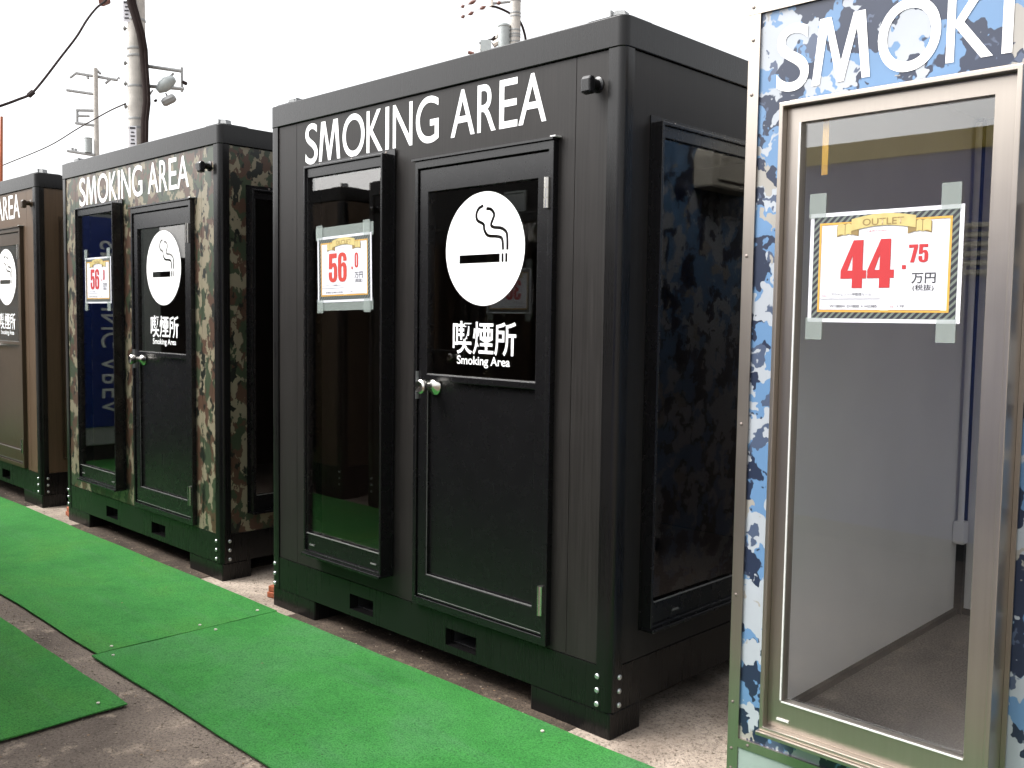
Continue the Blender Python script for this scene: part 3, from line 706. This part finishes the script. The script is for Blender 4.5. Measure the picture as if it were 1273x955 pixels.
# ------------------------------------------------------------------ poles and lines behind the row
UPX = rt.copy(); UPX.z = 0; UPX.normalize()                # sideways direction of the cross-arms
def ground_under(u, v, dep):
    p = at(u, v, dep); return Vector((p.x, p.y, 0))
def pole(label, u, v, dep, r0, r1, h):
    b = ground_under(u, v, dep); t = thing('utility_pole', label, 'utility pole', b, 0, 'utility poles behind the booths')
    prof = [(0, 0), (r0, 0)] + [(r0+(r1-r0)*k/10, h*k/10) for k in range(1, 11)] + [(0, h+.002)]
    MB().lathe(prof, (0, 0, 0), (0, 0, 1), 24).build('shaft', 'concrete', t, True)
    return t, b
d1 = 15.8
t1, b1 = pole('thick concrete utility pole with a dark cable bundle down its side', 170, 90, d1, .165, .118, 13)
L1 = lambda u, v, off=0: at(u, v, d1+off) - b1
def zz(v): return at(171, v, d1).z
for v in (27, 62, 71, 108, 148, 159):
    MB().lathe([(.0, -.02), (.150, -.02), (.154, 0), (.150, .02), (0, .02)], (0, 0, zz(v)), (0, 0, 1), 20).build('band', 'galv', t1, True)
for v, sgn in ((80, 1), (80, -1), (105, 1), (105, -1), (133, 1), (133, -1), (38, -1)):
    c = Vector((0, 0, zz(v))); MB().lathe([(.0, 0), (.018, 0), (.018, .03), (.04, .035), (.04, .055), (0, .056)], c+UPX*(.128*sgn)-fwd*.05, UPX*sgn, 8).build('step_bolt', 'galv', t1, True)
cp = [L1(u, v, -.22 if v < 60 else -.13) for u, v in ((158, -60), (160, -25), (164, 5), (170, 25), (175, 42), (178.5, 62), (180, 85), (182, 112), (182.5, 128), (180, 150), (179.5, 180), (179, 230))] + [Vector((.12, -.12, .0))]
MB().tube(cp, [.075]*3+[.068]*3+[.062]*(len(cp)-6), 10).build('cable_bundle', 'cable', t1, True)
MB().tube([a+Vector((.02, -.03, 0))+UPX*.05 for a in cp[:-1]], .03, 8).build('cable', 'cable', t1, True)
for v, hh in ((14, .34), (170, .34)):
    c = L1(165 if v > 100 else 157.5, v, -.2); pl = bpy.data.objects
    a = MB()
    q = fwd.copy(); q.z = 0; q.normalize()
    def card(cx, cz, w_, h_, dep): 
        o_ = c + UPX*cx + Vector((0, 0, cz)) + q*dep
        return [o_-UPX*w_/2-Vector((0, 0, h_/2)), o_+UPX*w_/2-Vector((0, 0, h_/2)), o_+UPX*w_/2+Vector((0, 0, h_/2)), o_-UPX*w_/2+Vector((0, 0, h_/2))]
    def slab(name, m, par, *ar, th=.004):
        f0 = card(*ar); f1 = [x+q*th for x in f0]
        return MB().add(f0+f1, [(0, 1, 2, 3), (7, 6, 5, 4), (0, 4, 5, 1), (1, 5, 6, 2), (2, 6, 7, 3), (3, 7, 4, 0)]).build(name, m, par)
    pt = slab('number_plate', 'paper', t1, 0, 0, .12, hh, 0)
    slab('plate_mark', 'ink', pt, 0, hh/2-.03, .09, .03, -.006)
    for k in range(4): slab('plate_mark', 'ink', pt, 0, hh/2-.10-k*.06, .05+.02*(k % 2), .022, -.006)
# bracket arm with a street light
A = [L1(180, 82), L1(226, 88.5), L1(226, 110.5), L1(182, 107)]
MB().tube(A[:2], .03, 8).tube([L1(226, 84), A[2]+Vector((0, 0, -.05))], .022, 8).tube([A[3], A[2]+UPX*.03], .03, 8).tube([L1(200, 106), L1(216, 91)], .02, 8).build('bracket_arm', 'galv', t1, True)
MB().lathe([(.0, 0), (.05, 0), (.10, .10), (.11, .22), (.06, .34), (0, .36)], L1(196, 113), L1(214, 99)-L1(196, 113), 12).build('junction_cover', 'trans', t1, True)
lamp = MB().tube([L1(202, 128.5), L1(205, 127), L1(215, 122), L1(217.5, 120.5)], [.05, .075, .075, .05], 8).build('street_light', 'galv', t1, True)
MB().tube([L1(210, 124), L1(206, 116)], .012, 6).build('light_hanger', 'cable', lamp)
MB().tube([L1(193, 124.5), L1(194, 126)], .03, 6).tube([L1(227, 102), L1(232, 104.5)], .03, 6).build('insulator', 'cable', t1, True)
MB().tube([L1(190, 112), L1(184, 121)], .014, 6).build('stay', 'galv', t1)

d2 = 52
t2, b2 = pole('slim far utility pole with several cross-arms, behind the thick pole', 119.5, 140, d2, .17, .12, 13.1)
L2 = lambda u, v: at(u, v, d2) - b2
t2.children[0].scale = (1, 1, L2(119.5, 86).z/13.1)
def arm(t, a, b, r, m='galv'): return MB().tube([a, b], r, 6).build('cross_arm', m, t)
for a, b in (((95, 91), (146, 99.5)), ((83, 112), (117, 117)), ((95, 137), (118, 137.5)), ((94, 153), (118, 156)), ((84, 187.5), (118, 193))):
    arm(t2, L2(*a), L2(*b), .085)
MB().tube([L2(96, 136), L2(96, 154)], .07, 6).build('arm_bracket', 'galv', t2)
for a, b in (((87, 97), (96, 90)), ((131, 104), (138, 98)), ((110, 98), (107, 93)), ((125, 92), (121, 88)), ((90, 190), (90, 184)), ((94, 190), (94, 185)), ((147, 98), (148, 96)), ((98, 144), (111, 144.5))):
    MB().tube([L2(*a), L2(*b)], .07, 6).build('insulator', 'galv', t2)
MB().lathe([(0, 0), (.20, 0), (.20, .75), (.22, .76), (.22, .8), (0, .82)], L2(110, 190), (0, 0, 1), 14).build('transformer', 'trans', t2, True)

d3 = 27.5
t3, b3 = pole('concrete utility pole with a grey transformer, rising behind the black booth', 640.5, 30, d3, .19, .135, 15)
L3 = lambda u, v: at(u, v, d3) - b3
z3 = lambda v: at(640.5, v, d3).z
for v in (2, 17, 21, 38, 43, 46, 52):
    MB().lathe([(.0, -.03), (.155, -.03), (.165, 0), (.155, .03), (0, .03)], (0, 0, z3(v)), (0, 0, 1), 16).build('band', 'galv', t3, True)
tr_ = MB().lathe([(0, 0), (.17, 0), (.17, .68), (.185, .69), (.185, .74), (.1, .80), (0, .81)], L3(626, 64), (0, 0, 1), 20).build('transformer', 'trans', t3, True)
bx_ = MB()
MB().tube([L3(604, 66), L3(604, 52)], .22, 4).build('switch_box', 'trans', t3)
for a, b, r, m in (((596, 54), (611, 49), .03, 'cable'), ((598, 62), (597, 57), .06, 'porcelain'), ((582, 65), (589, 67), .05, 'insul'), ((588, 69), (632, 57), .05, 'galv'), ((613, 56), (619, 52), .09, 'porcelain'), ((616, 48), (618, 43), .05, 'porcelain'), ((612, 50), (616, 46), .05, 'cable'), ((631, 45), (631, 42), .06, 'porcelain')):
    MB().tube([L3(*a), L3(*b)], r, 8).build('fitting', m, t3, True)
MB().tube([L3(*p) for p in smooth_line([(611, 8), (617, 9), (627, 13), (636, 18), (644, 24), (648, 30), (651, 38), (653.5, 50), (654, 70)])], .035, 8).build('curved_cable', 'cable', t3, True)
MB().tube([L3(610, -8), L3(611, 8)], .07, 8).build('insulator', 'porcelain', t3, True)
arm(t3, L3(612, 4.5), L3(646, 1), .04)
for a, b in (((573, 9), (577.5, 7)), ((582, 5.5), (592, .5)), ((573, 21.5), (578, 20)), ((582, 18.5), (589, 15)), ((596, 11.5), (604, 8)), ((616, 4.3), (624, 3.3))):
    p, q_ = L3(*a), L3(*b); mid = (p+q_)/2
    MB().tube([p, p.lerp(q_, .25), mid, p.lerp(q_, .75), q_], [.012, .045, .06, .045, .012], 8).build('insulator', 'insul', t3, True)
for a, b in (((560, 27), (606, 7)), ((560, 15), (600, -3))): MB().tube([L3(*a), L3(*b)], .007, 5).build('wire', 'galv', t3)

def line(label, pts, r, dep0, dep1, m='cable'):
    P = smooth_line([(u, v, dep0+(dep1-dep0)*k/(len(pts)-1)) for k, (u, v) in enumerate(pts)])
    o = MB().tube([at(*p) for p in P], r, 8).build('overhead_cable', m, None, True); return tag(o, label, 'cable')
c1 = line('thick black overhead cable sagging with a kink, left of the thick pole', [(-60, 152), (0, 132), (22, 124), (38, 117), (52, 102), (75, 72), (95, 46), (108, 25), (120, 10), (130, 2), (142, -12), (158, -36)], .017, 11.5, 15.6)
MB().tube([at(36, 119, 12.7), at(41, 114.5, 12.75)], .036, 8).build('clamp', 'cable', c1, True)
MB().tube([at(126, 3.5, 14.9), at(134, .5, 15.0)], .06, 8).build('clamp', 'insul', c1, True)
line('thin overhead cable running down past the slim far pole', [(156, 129), (138, 137), (118, 148), (95, 161), (60, 182), (5, 205), (-60, 232)], .013, 15.6, 26)
o = MB().tube([at(2.0, 145, 9.0), at(1.2, 230, 9.0), Vector((at(1.2, 230, 9.0).x, at(1.2, 230, 9.0).y, 0))], [.012, .016, .016], 10).build('banner_pole', 'orange', None, True)
tag(o, 'slender orange pole standing behind the brown booth', 'pole')
